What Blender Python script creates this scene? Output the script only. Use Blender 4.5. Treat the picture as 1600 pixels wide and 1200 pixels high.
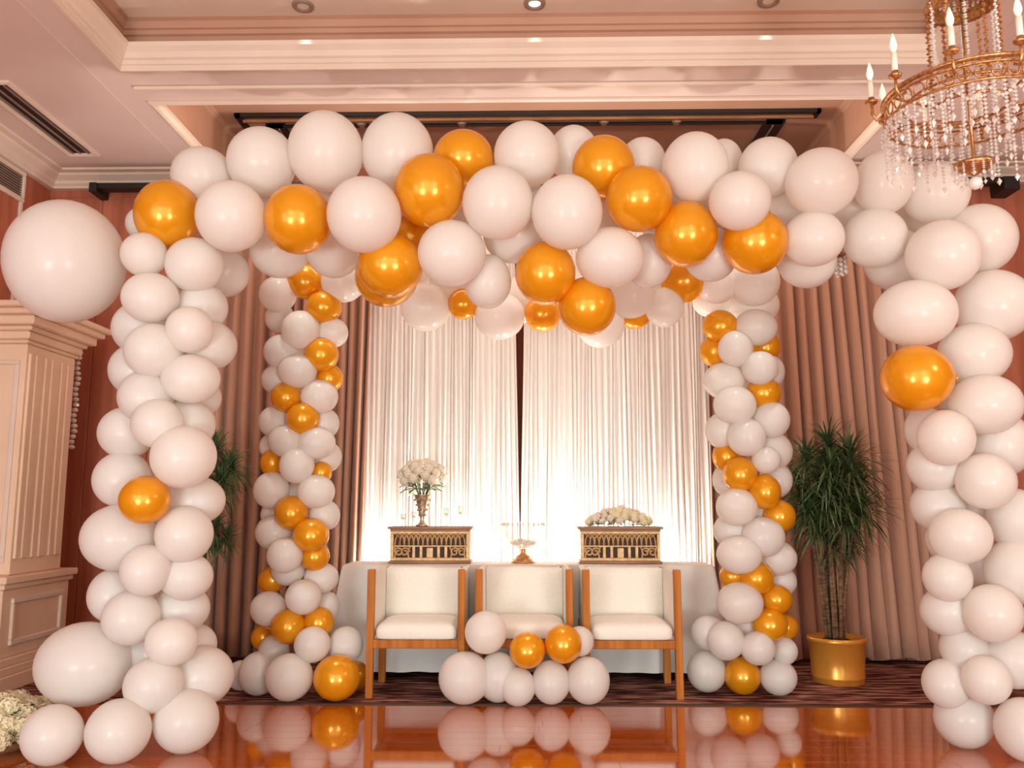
import bpy, math, random
from mathutils import Vector, Matrix, Euler
R = math.radians
for o in list(bpy.data.objects): bpy.data.objects.remove(o)
S = bpy.context.scene
COL = S.collection

# ------------------------------------------------------------------ camera
F_PX, EYE = 1330.0, 1.15
PITCH, YAW = math.atan(187 / F_PX), math.atan(24 / F_PX)
cam_d = bpy.data.cameras.new('camera'); cam = bpy.data.objects.new('camera', cam_d); COL.objects.link(cam)
cam_d.sensor_fit = 'HORIZONTAL'; cam_d.sensor_width = 36; cam_d.lens = 36 * F_PX / 1600
cam_d.clip_start = .05; cam_d.clip_end = 60
cam.location = (0, 0, EYE); cam.rotation_euler = (R(90) + PITCH, 0, YAW)
S.camera = cam

# ------------------------------------------------------------------ world, lights, exposure
S.view_settings.view_transform = 'Standard'; S.view_settings.look = 'None'
S.view_settings.gamma = 1; S.view_settings.use_curve_mapping = False
S.view_settings.exposure = -.06
w = bpy.data.worlds.new('World'); S.world = w; w.use_nodes = True
w.node_tree.nodes['Background'].inputs[0].default_value = (.91, .98, .94, 1)
w.node_tree.nodes['Background'].inputs[1].default_value = 2.4

def lamp(name, kind, loc, target, energy, color, size=1, size_y=None, spot=None, blend=.6):
    d = bpy.data.lights.new(name, kind); o = bpy.data.objects.new(name, d); COL.objects.link(o)
    d.energy = energy; d.color = color
    if kind == 'AREA':
        d.size = size
        if size_y: d.shape = 'RECTANGLE'; d.size_y = size_y
        else: d.shape = 'DISK'
    else: d.shadow_soft_size = size
    if kind == 'SPOT': d.spot_size = R(spot); d.spot_blend = blend
    o.location = loc
    o.rotation_euler = (Vector(target) - Vector(loc)).to_track_quat('-Z', 'Y').to_euler()
    return o
# daylight from a tall window in the left wall behind the camera, unseen ballroom chandeliers behind it
lamp('window_daylight', 'AREA', (-3.8, .2, 1.8), (0, 4.3, 1.5), 36, (.84, .95, 1), 1.6, 2.2)
lamp('unseen_room_lamp', 'POINT', (-1.755, -1.5, 2.7), (0, 0, 0), 32, (.94, 1, .92), .30)
lamp('unseen_room_lamp', 'POINT', (1.755, -1.2, 2.7), (0, 0, 0), 32, (.94, .99, .90), .30)
lamp('unseen_room_lamp', 'POINT', (3.35, 2.2, 2.75), (0, 0, 0), 52, (.96, .92, .78), .25)  # unseen lamp added off to the right for warm side light
lamp('added_floor_fill', 'AREA', (-2.2, -1.6, .35), (-.8, 4.9, 2.2), 118, (.91, 1, .97), 1.4)  # unseen low lamps, added to brighten the ceiling and the balloons from below
lamp('added_floor_fill', 'AREA', (2.4, -1.6, .35), (.8, 4.9, 2.2), 118, (.92, 1, .95), 1.4)

# ------------------------------------------------------------------ pixel -> place
cp, sp, cy, sy = math.cos(PITCH), math.sin(PITCH), math.cos(YAW), math.sin(YAW)
FW = Vector((-sy * cp, cy * cp, sp)); RT = Vector((cy, sy, 0)); UP = RT.cross(FW); CAM = Vector((0, 0, EYE))
def ray(u, v): return FW + RT * ((u - 800) / F_PX) + UP * ((600 - v) / F_PX)
def at_y(u, v, Y):
    d = ray(u, v); return CAM + d * (Y / d.y)

# ------------------------------------------------------------------ materials
def mat(name, color, rough=.5, metal=0, spec=.5, coat=0, trans=0, sheen=0, emit=None, estr=0, alpha=1, ior=None):
    m = bpy.data.materials.new(name); m.use_nodes = True
    b = m.node_tree.nodes['Principled BSDF']; I = b.inputs
    I['Base Color'].default_value = (*color, 1); I['Roughness'].default_value = rough; I['Metallic'].default_value = metal
    I['Specular IOR Level'].default_value = spec; I['Coat Weight'].default_value = coat; I['Coat Roughness'].default_value = .06
    I['Transmission Weight'].default_value = trans; I['Sheen Weight'].default_value = sheen; I['Alpha'].default_value = alpha
    if ior: I['IOR'].default_value = ior
    if emit: I['Emission Color'].default_value = (*emit, 1); I['Emission Strength'].default_value = estr
    return m
def nodes(m): return m.node_tree.nodes, m.node_tree.links, m.node_tree.nodes['Principled BSDF']
def noise_color(m, c1, c2, scale=(5, 5, 5), detail=4, lo=.35, hi=.65, bump=0, rough=None, nscale=1, object_coords=True):
    N, L, b = nodes(m)
    tc = N.new('ShaderNodeTexCoord'); mp = N.new('ShaderNodeMapping'); mp.inputs['Scale'].default_value = scale
    nz = N.new('ShaderNodeTexNoise'); nz.inputs['Detail'].default_value = detail; nz.inputs['Scale'].default_value = nscale
    rp = N.new('ShaderNodeValToRGB'); e = rp.color_ramp.elements
    e[0].position = lo; e[0].color = (*c1, 1); e[1].position = hi; e[1].color = (*c2, 1)
    L.new(tc.outputs['Object'], mp.inputs[0]); L.new(mp.outputs[0], nz.inputs['Vector']); L.new(nz.outputs['Fac'], rp.inputs[0])
    L.new(rp.outputs[0], b.inputs['Base Color'])
    if bump:
        bp = N.new('ShaderNodeBump'); bp.inputs['Strength'].default_value = bump; bp.inputs['Distance'].default_value = .01
        L.new(nz.outputs['Fac'], bp.inputs['Height']); L.new(bp.outputs[0], b.inputs['Normal'])
    return m
def add_translucent(m, color, fac):
    N, L, b = nodes(m); out = [n for n in N if n.type == 'OUTPUT_MATERIAL'][0]
    t = N.new('ShaderNodeBsdfTranslucent'); t.inputs[0].default_value = (*color, 1)
    mx = N.new('ShaderNodeMixShader'); mx.inputs[0].default_value = fac
    L.new(b.outputs[0], mx.inputs[1]); L.new(t.outputs[0], mx.inputs[2]); L.new(mx.outputs[0], out.inputs[0])
    return m
M = {}
M['white_latex'] = add_translucent(mat('white_latex', (.94, .91, .88), .22, spec=.35), (.98, .90, .83), .38)
M['gold_latex'] = add_translucent(mat('gold_latex', (.94, .41, .010), .24, metal=.28, spec=.5, coat=.3), (1, .45, .02), .22)
M['ceiling'] = noise_color(mat('ceiling_paint', (.72, .55, .49), .7), (.71, .54, .48), (.74, .57, .51), (1.5, 1.5, 1.5))
M['trim'] = noise_color(mat('trim_paint', (.76, .60, .49), .5), (.74, .58, .47), (.78, .62, .51), (3, 3, 3))
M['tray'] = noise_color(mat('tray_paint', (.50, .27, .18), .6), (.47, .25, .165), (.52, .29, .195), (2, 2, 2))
M['wall'] = noise_color(mat('wood_wall', (.46, .14, .075), .45), (.39, .108, .056), (.53, .168, .092), (14, 14, 1.2), 6)
M['black'] = mat('black_metal', (.012, .008, .007), .5)
M['slat'] = mat('grille_slat', (.30, .20, .15), .5)
M['wood_floor'] = noise_color(mat('polished_floor', (.36, .085, .015), .06, coat=1.0, ior=1.9), (.40, .065, .003), (.60, .13, .010), (1.5, 22, 4), 6, .3, .7)
M['carpet'] = noise_color(mat('carpet_pile', (.12, .04, .03), .95, spec=.1), (.06, .014, .012), (.60, .29, .22), (4, 26, 5), 8, .44, .68, bump=.5)
M['drape'] = noise_color(mat('brown_drape', (.50, .27, .185), .8, spec=.15, sheen=.2), (.46, .245, .165), (.54, .295, .205), (20, 20, .6), 3)
M['sheer'] = add_translucent(noise_color(mat('white_curtain', (.86, .80, .76), .8, spec=.1), (.84, .77, .72), (.90, .84, .80), (40, 40, .5), 3), (.9, .82, .76), .22)
M['cloth'] = noise_color(mat('white_cloth', (.90, .86, .82), .75, spec=.15), (.88, .84, .80), (.92, .88, .84), (3, 3, 3))
M['uphol'] = noise_color(mat('cream_upholstery', (.86, .80, .72), .7, spec=.2), (.84, .78, .69), (.88, .82, .75), (60, 60, 60))
M['chair_wood'] = noise_color(mat('honey_wood', (.46, .15, .02), .5, spec=.2), (.38, .11, .012), (.52, .18, .026), (30, 30, 2), 5)
M['pilaster'] = noise_color(mat('pilaster_paint', (.82, .57, .41), .5), (.80, .55, .39), (.84, .59, .43), (3, 3, 3))
M['pot'] = mat('gold_pot', (.85, .38, .06), .3, metal=.35)
M['soil'] = noise_color(mat('soil', (.03, .018, .01), .95), (.015, .01, .006), (.05, .03, .018), (40, 40, 40))
M['leaf'] = noise_color(mat('leaf_green', (.06, .12, .04), .4), (.03, .075, .025), (.17, .22, .085), (7, 7, 7), 3)
M['cane'] = noise_color(mat('cane_bark', (.22, .13, .07), .8), (.12, .07, .035), (.32, .20, .11), (20, 20, 60))
M['carved'] = noise_color(mat('carved_gold_wood', (.62, .38, .17), .45, metal=.25), (.52, .30, .13), (.70, .45, .22), (30, 30, 30))
M['carved_dark'] = mat('carved_recess', (.055, .022, .010), .7)
M['box_wood'] = noise_color(mat('box_brown_wood', (.30, .14, .06), .45), (.24, .105, .042), (.36, .175, .08), (4, 30, 30))
M['silver'] = noise_color(mat('silver_vase', (.62, .50, .38), .3, metal=.85), (.40, .30, .20), (.80, .68, .55), (60, 60, 60), 3)
M['glass'] = mat('clear_glass', (1, .98, .95), .04, spec=.8)
N, L, b = nodes(M['glass']); tr_ = N.new('ShaderNodeBsdfTransparent'); tr_.inputs[0].default_value = (.97, .95, .92, 1)
lw_ = N.new('ShaderNodeLayerWeight'); lw_.inputs[0].default_value = .25; mx_ = N.new('ShaderNodeMixShader')
L.new(lw_.outputs['Facing'], mx_.inputs[0]); L.new(tr_.outputs[0], mx_.inputs[1]); L.new(b.outputs[0], mx_.inputs[2])
L.new(mx_.outputs[0], [n for n in N if n.type == 'OUTPUT_MATERIAL'][0].inputs[0])
M['crystal'] = mat('crystal', (1, .93, .88), .06, trans=.35, ior=1.5, spec=.9)
M['brass'] = noise_color(mat('brass', (.62, .31, .11), .32, metal=.8), (.40, .17, .05), (.74, .42, .18), (80, 80, 80))
M['petal'] = add_translucent(mat('ivory_petal', (.95, .86, .62), .6, spec=.2), (.95, .82, .55), .2)
M['petal_warm'] = add_translucent(mat('cream_petal', (.90, .80, .66), .6, spec=.2), (.9, .75, .55), .2)
M['candle'] = mat('candle_sleeve', (.92, .84, .70), .4)
M['bulb'] = mat('candle_bulb', (1, .9, .78), .2, emit=(1, .80, .55), estr=.5)
M['lamp_face'] = mat('lamp_face', (1, .9, .8), .3, emit=(1, .82, .62), estr=2.0)
M['frame'] = mat('white_frame', (.8, .74, .68), .4)

# ------------------------------------------------------------------ mesh builder
class MB:
    def __init__(s): s.v = []; s.f = []
    def add(s, vs, fs):
        n = len(s.v); s.v += [tuple(p) for p in vs]; s.f += [tuple(i + n for i in f) for f in fs]; return s
    def box(s, x0, x1, y0, y1, z0, z1, b=0):
        if b:
            b = min(b, (x1 - x0) * .49, (y1 - y0) * .49, (z1 - z0) * .49)
            vs = []
            for x, sx in ((x0, 1), (x1, -1)):
                for y, sy_ in ((y0, 1), (y1, -1)):
                    for z, sz in ((z0, 1), (z1, -1)):
                        vs += [(x, y + sy_ * b, z + sz * b), (x + sx * b, y, z + sz * b), (x + sx * b, y + sy_ * b, z)]
            def k(ix, iy, iz, a): return ((ix * 2 + iy) * 2 + iz) * 3 + a
            fs = []
            for i in (0, 1):
                q = [k(i, 0, 0, 0), k(i, 1, 0, 0), k(i, 1, 1, 0), k(i, 0, 1, 0)]; fs.append(q if i else q[::-1])
                q = [k(0, i, 0, 1), k(1, i, 0, 1), k(1, i, 1, 1), k(0, i, 1, 1)]; fs.append(q[::-1] if i else q)
                q = [k(0, 0, i, 2), k(1, 0, i, 2), k(1, 1, i, 2), k(0, 1, i, 2)]; fs.append(q if i else q[::-1])
            for i in (0, 1):
                for j in (0, 1):
                    fs.append([k(i, j, 0, 0), k(i, j, 1, 0), k(i, j, 1, 1), k(i, j, 0, 1)])
                    fs.append([k(i, 0, j, 0), k(i, 1, j, 0), k(i, 1, j, 2), k(i, 0, j, 2)])
                    fs.append([k(0, i, j, 1), k(1, i, j, 1), k(1, i, j, 2), k(0, i, j, 2)])
                    for l in (0, 1): fs.append([k(i, j, l, 0), k(i, j, l, 1), k(i, j, l, 2)])
            return s.add(vs, fs)
        vs = [(x, y, z) for x in (x0, x1) for y in (y0, y1) for z in (z0, z1)]
        return s.add(vs, [(0, 1, 3, 2), (4, 6, 7, 5), (0, 4, 5, 1), (2, 3, 7, 6), (0, 2, 6, 4), (1, 5, 7, 3)])
    def lathe(s, prof, n=24, c=(0, 0, 0)):
        vs = []; fs = []; m = len(prof)
        for i in range(n):
            a = 2 * math.pi * i / n
            for r, z in prof: vs.append((c[0] + r * math.cos(a), c[1] + r * math.sin(a), c[2] + z))
        for i in range(n):
            j = (i + 1) % n
            for k in range(m - 1): fs.append((i * m + k, j * m + k, j * m + k + 1, i * m + k + 1))
        return s.add(vs, fs)
    def tube(s, pts, r, n=8, cap=True, closed=False):
        pts = [Vector(p) for p in pts]; m = len(pts); vs = []; fs = []; prev = None
        rr = r if isinstance(r, (list, tuple)) else [r] * m
        for i, p in enumerate(pts):
            if closed: t = pts[(i + 1) % m] - pts[i - 1]
            else: t = pts[min(i + 1, m - 1)] - pts[max(i - 1, 0)]
            t.normalize()
            if prev is None:
                a = Vector((0, 0, 1)) if abs(t.z) < .9 else Vector((1, 0, 0)); u = t.cross(a).normalized()
            else: u = (prev - t * prev.dot(t)).normalized()
            prev = u; w_ = t.cross(u)
            for k in range(n):
                an = 2 * math.pi * k / n; vs.append(p + (u * math.cos(an) + w_ * math.sin(an)) * rr[i])
        for i in range(m if closed else m - 1):
            i2 = (i + 1) % m
            for k in range(n):
                k2 = (k + 1) % n; fs.append((i * n + k, i * n + k2, i2 * n + k2, i2 * n + k))
        if cap and not closed: fs += [tuple(range(n))[::-1], tuple((m - 1) * n + k for k in range(n))]
        return s.add(vs, fs)
    def grid(s, fn, nu, nv):
        vs = [fn(i / nu, j / nv) for i in range(nu + 1) for j in range(nv + 1)]
        fs = [(i * (nv + 1) + j, (i + 1) * (nv + 1) + j, (i + 1) * (nv + 1) + j + 1, i * (nv + 1) + j + 1) for i in range(nu) for j in range(nv)]
        return s.add(vs, fs)
    def ball(s, c, r, n=8, m=6, sz=1):
        prof = [(max(1e-4, math.sin(math.pi * k / m)) * r, -math.cos(math.pi * k / m) * r * sz) for k in range(m + 1)]
        return s.lathe(prof, n, c)
    def gem(s, c, r, h):
        x, y, z = c; vs = [(x, y, z + h), (x, y, z - h)] + [(x + r * math.cos(a), y + r * math.sin(a), z) for a in (0, 1.57, 3.14, 4.71)]
        return s.add(vs, [(0, 2 + i, 2 + (i + 1) % 4) for i in range(4)] + [(1, 2 + (i + 1) % 4, 2 + i) for i in range(4)])
    def mesh(s, name, material=None, smooth=False):
        me = bpy.data.meshes.new(name); me.from_pydata(s.v, [], s.f); me.validate()
        if material: me.materials.append(material)
        if smooth:
            for p in me.polygons: p.use_smooth = True
        return me
    def build(s, name, material, parent=None, smooth=False, loc=None, **tags):
        o = bpy.data.objects.new(name, s.mesh(name, material, smooth)); COL.objects.link(o)
        if parent: o.parent = parent
        if loc: o.location = loc
        for k, v_ in tags.items(): o[k] = v_
        return o
def inst(name, me, parent=None, loc=(0, 0, 0), rot=(0, 0, 0), scale=(1, 1, 1), **tags):
    o = bpy.data.objects.new(name, me); COL.objects.link(o); o.parent = parent
    o.location = loc; o.rotation_euler = rot; o.scale = scale
    for k, v_ in tags.items(): o[k] = v_
    return o
def empty(name, loc=(0, 0, 0), **tags):
    o = bpy.data.objects.new(name, None); COL.objects.link(o); o.location = loc; o.empty_display_size = .1
    for k, v_ in tags.items(): o[k] = v_
    return o
def copy_tree(o, parent=None):
    c = o.copy(); COL.objects.link(c); c.parent = parent
    for ch in list(o.children): copy_tree(ch, c)
    return c
ST = dict(kind='structure')

# ------------------------------------------------------------------ room shell
XL, XR, YW, YA, YN, ZC = -3.89, 4.1, 6.6, 7.4, -3.0, 3.8
CX, CY0, CY1 = 2.5, -1.2, 4.88          # big coffer
TX, TY0 = 2.48, 5.33                    # curtain tray
CARPET_Y = 5.11
fl = MB().box(XL, XR, YN, YA, -.10, -.012).build('floor', M['wood_floor'], **ST)
rnd = random.Random(3)
pw, plk = .118, {}
ROW0 = 1.95
nrow = int((CARPET_Y - ROW0) / pw)
for r_ in range(nrow):
    y1 = CARPET_Y - r_ * pw; y0 = y1 - pw + .0012
    x = XL + .01 - rnd.random() * .9; first = True
    while x < XR - .05:
        L_ = 1.5; x1 = min(x + L_ - .0012, XR - .01); xs = max(x, XL + .01)
        if x1 - xs > .05:
            key = round(x1 - xs, 3)
            if key not in plk: plk[key] = MB().box(0, x1 - xs, 0, pw - .0012, -.012, 0, .0006).mesh('floorboard', M['wood_floor'])
            inst('floorboard', plk[key], fl, (xs, y0, 0))
        x += L_
MB().box(XL + .01, XR - .01, YN, CARPET_Y - nrow * pw, -.012, 0).build('floor_near', M['wood_floor'], fl)
MB().box(XL + .01, XR - .01, CARPET_Y + .03, YW - .025, -.012, .004).build('carpet', M['carpet'], label='dark red and brown patterned carpet under the chairs and curtains', category='carpet')
MB().box(XL + .01, XR - .01, CARPET_Y, CARPET_Y + .03, -.012, .007, .003).build('trim_1', M['carved_dark'], **ST)

wl = MB().box(XL - .15, XL, YN, YA, -.1, 4.6).build('wall_left', M['wall'], **ST)
wr = MB().box(XR, XR + .15, YN, YA, -.1, 4.6).build('wall_right', M['wall'], **ST)
wb = MB().box(XL, -TX - .02, YW, YA, -.1, 4.6).box(TX + .02, XR, YW, YA, -.1, 4.6).box(-TX - .02, TX + .02, YA, YA + .1, -.1, 4.6).build('wall_back', M['wall'], **ST)
for xa, xb in ((XL + .004, -3.45), (-3.446, -2.97), (-2.966, -2.505), (2.505, 3.02), (3.024, 3.54), (3.544, XR - .004)):
    MB().box(xa, xb, YW - .012, YW, .12, 3.62, .004).build('wall_panel', M['wall'], wb)
MB().box(XL, -TX, YW - .02, YW, .004, .12, .004).box(TX, XR, YW - .02, YW, .004, .12, .004).build('baseboard_back', M['wall'], **ST)

# ceiling: soffit with the openings of coffer and tray
c = MB()
c.box(XL, -CX, YN, CY1, ZC, ZC + .12).box(CX, XR, YN, CY1, ZC, ZC + .12).box(-CX, CX, YN, CY0, ZC, ZC + .12)
c.box(XL, XR, CY1, TY0 - .03, ZC, ZC + .12).box(XL, -TX - .03, TY0 - .03, YW + .02, ZC, ZC + .12).box(TX + .03, XR, TY0 - .03, YW + .02, ZC, ZC + .12)
c.build('ceiling', M['ceiling'], **ST)
# coffer: crown moulding, frieze, upper ceiling
def frame_profile(mb, x0, x1, y0, y1, prof):
    """prof: list of (inward offset, z); a mitred frame round a rectangle"""
    rings = []
    for d, z in prof: rings.append([(x0 + d, y0 + d, z), (x1 - d, y0 + d, z), (x1 - d, y1 - d, z), (x0 + d, y1 - d, z)])
    vs = [p for r_ in rings for p in r_]; fs = []
    for k in range(len(prof) - 1):
        for i in range(4):
            j = (i + 1) % 4; fs.append((k * 4 + i, k * 4 + j, k * 4 + 4 + j, k * 4 + 4 + i))
    mb.add(vs, fs)
m = MB(); frame_profile(m, -CX, CX, CY0, CY1, [(-.02, ZC - .012), (0, ZC - .012), (.004, ZC + .022), (.012, ZC + .026), (.016, ZC + .05), (.03, ZC + .06), (.045, ZC + .09), (.07, ZC + .115), (.075, ZC + .14), (.05, ZC + .142), (-.02, ZC + .142)])
m.build('trim_2', M['trim'], **ST)
m = MB(); frame_profile(m, -CX, CX, CY0, CY1, [(-.02, ZC + .14), (-.02, ZC + .225), (0, ZC + .23), (.005, ZC + .255), (.02, ZC + .26), (.03, ZC + .30), (.06, ZC + .315)])
m.build('trim_3', M['tray'], **ST)
MB().box(-CX - .05, CX + .05, CY0 - .05, CY1 + .05, ZC + .312, ZC + .36).build('ceiling_coffer', M['trim'], **ST)
m = MB(); frame_profile(m, -CX + .34, CX - .34, CY0 + .34, CY1 - .34, [(0, ZC + .314), (0, ZC + .295), (.03, ZC + .29), (.05, ZC + .3), (.05, ZC + .314)])
m.build('trim_4', M['trim'], **ST)
# battens on the soffit between coffer and tray
MB().box(-2.52, 2.52, 5.085, 5.118, ZC - .022, ZC, .006).build('trim_5', M['trim'], **ST)
for sx in (-1, 1):
    MB().box(min(sx * 2.70, sx * 2.715), max(sx * 2.70, sx * 2.715), YN, 6.36, ZC - .006, ZC + .001, .002).build('trim_6', M['ceiling'], **ST)
# tray: rim moulding, risers, upper ceiling, dark slots
m = MB(); frame_profile(m, -TX, TX, TY0, YA, [(-.035, ZC + .002), (-.035, ZC - .016), (-.015, ZC - .022), (.0, ZC - .012), (.012, ZC + .02), (.03, ZC + .03), (0.0, ZC + .05)])
m.build('trim_7', M['trim'], **ST)
MB().box(-TX - .06, -TX, TY0, YA, ZC + .02, 4.30).box(TX, TX + .06, TY0, YA, ZC + .02, 4.30).box(-TX, TX, TY0 - .06, TY0, ZC + .02, 4.30).build('trim_8', M['tray'], **ST)
MB().box(-TX, TX, TY0, YA, 4.222, 4.30).build('ceiling_tray', M['tray'], **ST)
m = MB(); frame_profile(m, -TX, TX, TY0, YA, [(0, 4.18), (.012, 4.185), (.02, 4.21), (.035, 4.222)]); m.build('trim_9', M['tray'], **ST)
z1 = 4.222
m = MB(); m.box(-2.32, 2.31, 6.35, 6.385, z1 - .03, z1)
m.box(-2.32, -2.275, 6.35, 7.3, z1 - .03, z1).box(2.28, 2.31, 6.35, 6.47, z1 - .03, z1)
tk = empty('lighting_track', (0, 0, 0), label='thin black outer lighting track on the ceiling of the curtain recess', category='track')
m.build('rail', M['black'], tk)
m = MB().box(-2.27, 2.27, 6.41, 6.43, z1 - .05, z1 - .03); m.build('edge_strip', M['box_wood'], tk)
tk2 = empty('lighting_track', (0, 0, 0), label='wide black inner lighting track on the ceiling of the curtain recess', category='track')
MB().box(-2.1, 2.06, 6.52, 6.56, z1 - .035, z1).box(-2.12, -1.98, 6.52, 7.3, z1 - .035, z1).box(1.93, 2.08, 6.52, 7.3, z1 - .035, z1).build('rail', M['black'], tk2)
MB().box(-2.03, -2.02, 6.57, 7.3, z1 - .045, z1 - .035).box(1.99, 2.0, 6.57, 7.3, z1 - .045, z1 - .035).box(-1.95, 1.92, 6.49, 6.505, z1 - .03, z1).build('edge_strip', M['slat'], tk2)
for x in (-1.33, -.52, .03, .62, 1.2):
    MB().box(x - .02, x + .02, 6.45, 6.51, z1 - .06, z1).box(x - .035, x + .035, 6.46, 6.49, z1 - .05, z1 - .03).build('bracket', M['slat'], tk2)
# concealed warm strip on the near riser of the tray, washing the drapes
cv = empty('cove_strip', (0, TY0 + .02, 3.96), label='concealed warm light strip inside the curtain recess rim', category='light strip')
MB().box(-2.3, 2.3, -.02, .02, -.02, .02, .004).build('strip_body', M['trim'], cv)
lo = lamp('cove_light', 'AREA', (0, TY0 + .06, 3.96), (0, 6.5, 3.2), 36, (1, .84, .68), 4.5, .06)
lo.parent = cv; lo.location = (0, .04, 0)
# crown along left wall, back wall stubs, right wall
def crown(pa, pb, inward, name):
    prof = [(0, 3.683), (.05, 3.683), (.055, 3.70), (.075, 3.715), (.08, 3.735), (.13, 3.765), (.14, 3.78), (.19, 3.785), (.195, ZC)]
    m = MB(); pa = Vector(pa); pb = Vector(pb); iv = Vector(inward); t = (pb - pa).normalized()
    vs = []
    for d, z in prof:
        a = pa + iv * d; b = pb + iv * d
        a = a + t * (d if pa[2] else 0); b = b - t * (d if pb[2] else 0)
        vs += [(a.x, a.y, z), (b.x, b.y, z)]
    m.add(vs, [(2 * k, 2 * k + 1, 2 * k + 3, 2 * k + 2) for k in range(len(prof) - 1)])
    return m.build(name, M['trim'] if name != 'x' else M['trim'], **ST)
M['crown'] = M['pilaster']
for a, b, iv, nm in (((XL, YN, 0), (XL, YW, 1), (1, 0, 0), 'trim_10'), ((XL, YW, 1), (-TX - .04, YW, 0), (0, -1, 0), 'trim_11'), ((TX + .04, YW, 0), (XR, YW, 1), (0, -1, 0), 'trim_12'), ((XR, YN, 0), (XR, YW, 1), (-1, 0, 0), 'trim_13')):
    crown(a, b, iv, nm)
# curtain rail under the crown
rl = empty('curtain_rail', (0, 6.45, 3.6), label='long black curtain rail fixed below the back cornice', category='rail')
MB().box(-3.46, 3.82, 6.40, 6.50, 3.625, 3.668).build('rail', M['black'], rl, loc=(0, -6.45, -3.6))
for xa, xb, za in ((-3.46, -3.40, 3.59), (3.70, 3.82, 3.56)):
    MB().box(xa, xb, 6.38, 6.588, za, 3.668, .004).build('end_bracket', M['black'], rl, loc=(0, -6.45, -3.6))
# ceiling air slot
sl = empty('air_slot', (0, 0, 0), label='long dark linear air slot in the ceiling along the side wall', category='air vent')
MB().box(-3.475, -3.315, 5.05, 6.12, ZC - .004, ZC + .0).build('slot', M['black'], sl)
for x in (-3.455, -3.40, -3.335): MB().box(x - .006, x + .006, 5.05, 6.12, ZC - .012, ZC - .003).build('slot_vane', M['slat'], sl)
m = MB(); frame_profile(m, -3.52, -3.27, 5.0, 6.165, [(0, ZC), (0, ZC - .014), (.02, ZC - .02), (.04, ZC - .012), (.045, ZC)]); m.build('slot_frame', M['trim'], sl)
# wall grille
gr = empty('wall_grille', (XL, 6, 3.45), label='louvred wall grille high on the side wall under the cornice', category='air vent')
def gb(x0, x1, y0, y1, z0, z1_, nm, mt, b=0): return MB().box(x0 - XL, x1 - XL, y0 - 6, y1 - 6, z0 - 3.45, z1_ - 3.45, b).build(nm, mt, gr)
gb(XL, XL + .006, 5.2, 6.19, 3.47, 3.65, 'backing', M['black'])
for a in ((5.16, 6.22, 3.44, 3.475), (5.16, 6.22, 3.645, 3.68)): gb(XL, XL + .03, *a, 'grille_frame', M['trim'], .006)
gb(XL, XL + .03, 6.185, 6.22, 3.475, 3.645, 'grille_frame', M['trim'], .006)
for k in range(8): gb(XL + .006, XL + .022, 5.18, 6.185, 3.487 + k * .02, 3.494 + k * .02, 'louvre', M['slat'])
MB().box(XL, XL + .02, 6.185, 6.22, .1, 3.44, .004).build('trim_14', M['trim'], **ST)
# recessed downlights
for i, (x, nm) in enumerate(((-1.34, 'unlit-looking recessed downlight over the pilaster end of the coffer'), (.05, 'glowing recessed downlight in the middle of the coffer edge'), (1.44, 'recessed downlight in the coffer nearest the chandelier'))):
    d = empty('downlight', (x, 4.72, ZC + .312), label=nm.replace('unlit-looking ', 'dim '), category='downlight', group='downlights along the coffer')
    MB().lathe([(.035, -.002), (.045, -.014), (.062, -.012), (.066, 0)], 20).build('bezel', M['slat'], d, True)
    MB().lathe([(.0005, -.004), (.036, -.004)], 16).build('lamp_face', M['lamp_face'] if i == 1 else M['trim'], d)
    lo = lamp('downlight_beam', 'SPOT', (0, 0, 0), (0, .62, -3.2), 80, (1, .97, .90), .03, spot=34, blend=.9)
    lo.parent = d; lo.location = (0, 0, -.03)

# ------------------------------------------------------------------ pilaster pier
pl = empty('pilaster', (-3.6, 5.73, 0), label='tall fluted pilaster pier with moulded cap and panelled pedestal by side wall', category='pilaster')
def pb(name, x1, y0, y1, z0, z1_, b=.006, x0=XL): return MB().box(x0 + 3.6, x1 + 3.6, y0 - 5.73, y1 - 5.73, z0, z1_, b).build(name, M['pilaster'], pl)
pb('base_step', -3.19, 5.24, 6.16, .004, .10); pb('base_step', -3.205, 5.28, 6.14, .10, .15); pb('base_step', -3.22, 5.30, 6.13, .15, .20)
pd = pb('pedestal', -3.245, 5.33, 6.10, .20, .62)
pb('pedestal_cap', -3.225, 5.31, 6.12, .62, .655); pb('pedestal_cap', -3.205, 5.29, 6.14, .655, .70)
pb('shaft', -3.275, 5.43, 6.03, .70, 2.19)
for y0, y1 in ((5.46, 5.50), (5.53, 5.60), (5.64, 5.68), (5.72, 5.80), (5.84, 5.88), (5.92, 6.0)):
    pb('flute', -3.262, y0, y1, .80, 2.13, .005, x0=-3.28)
def pframe(y0, y1, z0, z1_, wd, nm):
    m = MB(); X = -3.245 + 3.6
    for a in ((y0, y1, z0, z0 + wd), (y0, y1, z1_ - wd, z1_), (y0, y0 + wd, z0 + wd, z1_ - wd), (y1 - wd, y1, z0 + wd, z1_ - wd)): m.box(X - .01, X + .016, a[0] - 5.73, a[1] - 5.73, a[2], a[3], .006)
    return m.build(nm, M['trim'], pl)
pframe(5.43, 6.02, .27, .56, .035, 'panel_frame')
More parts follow.
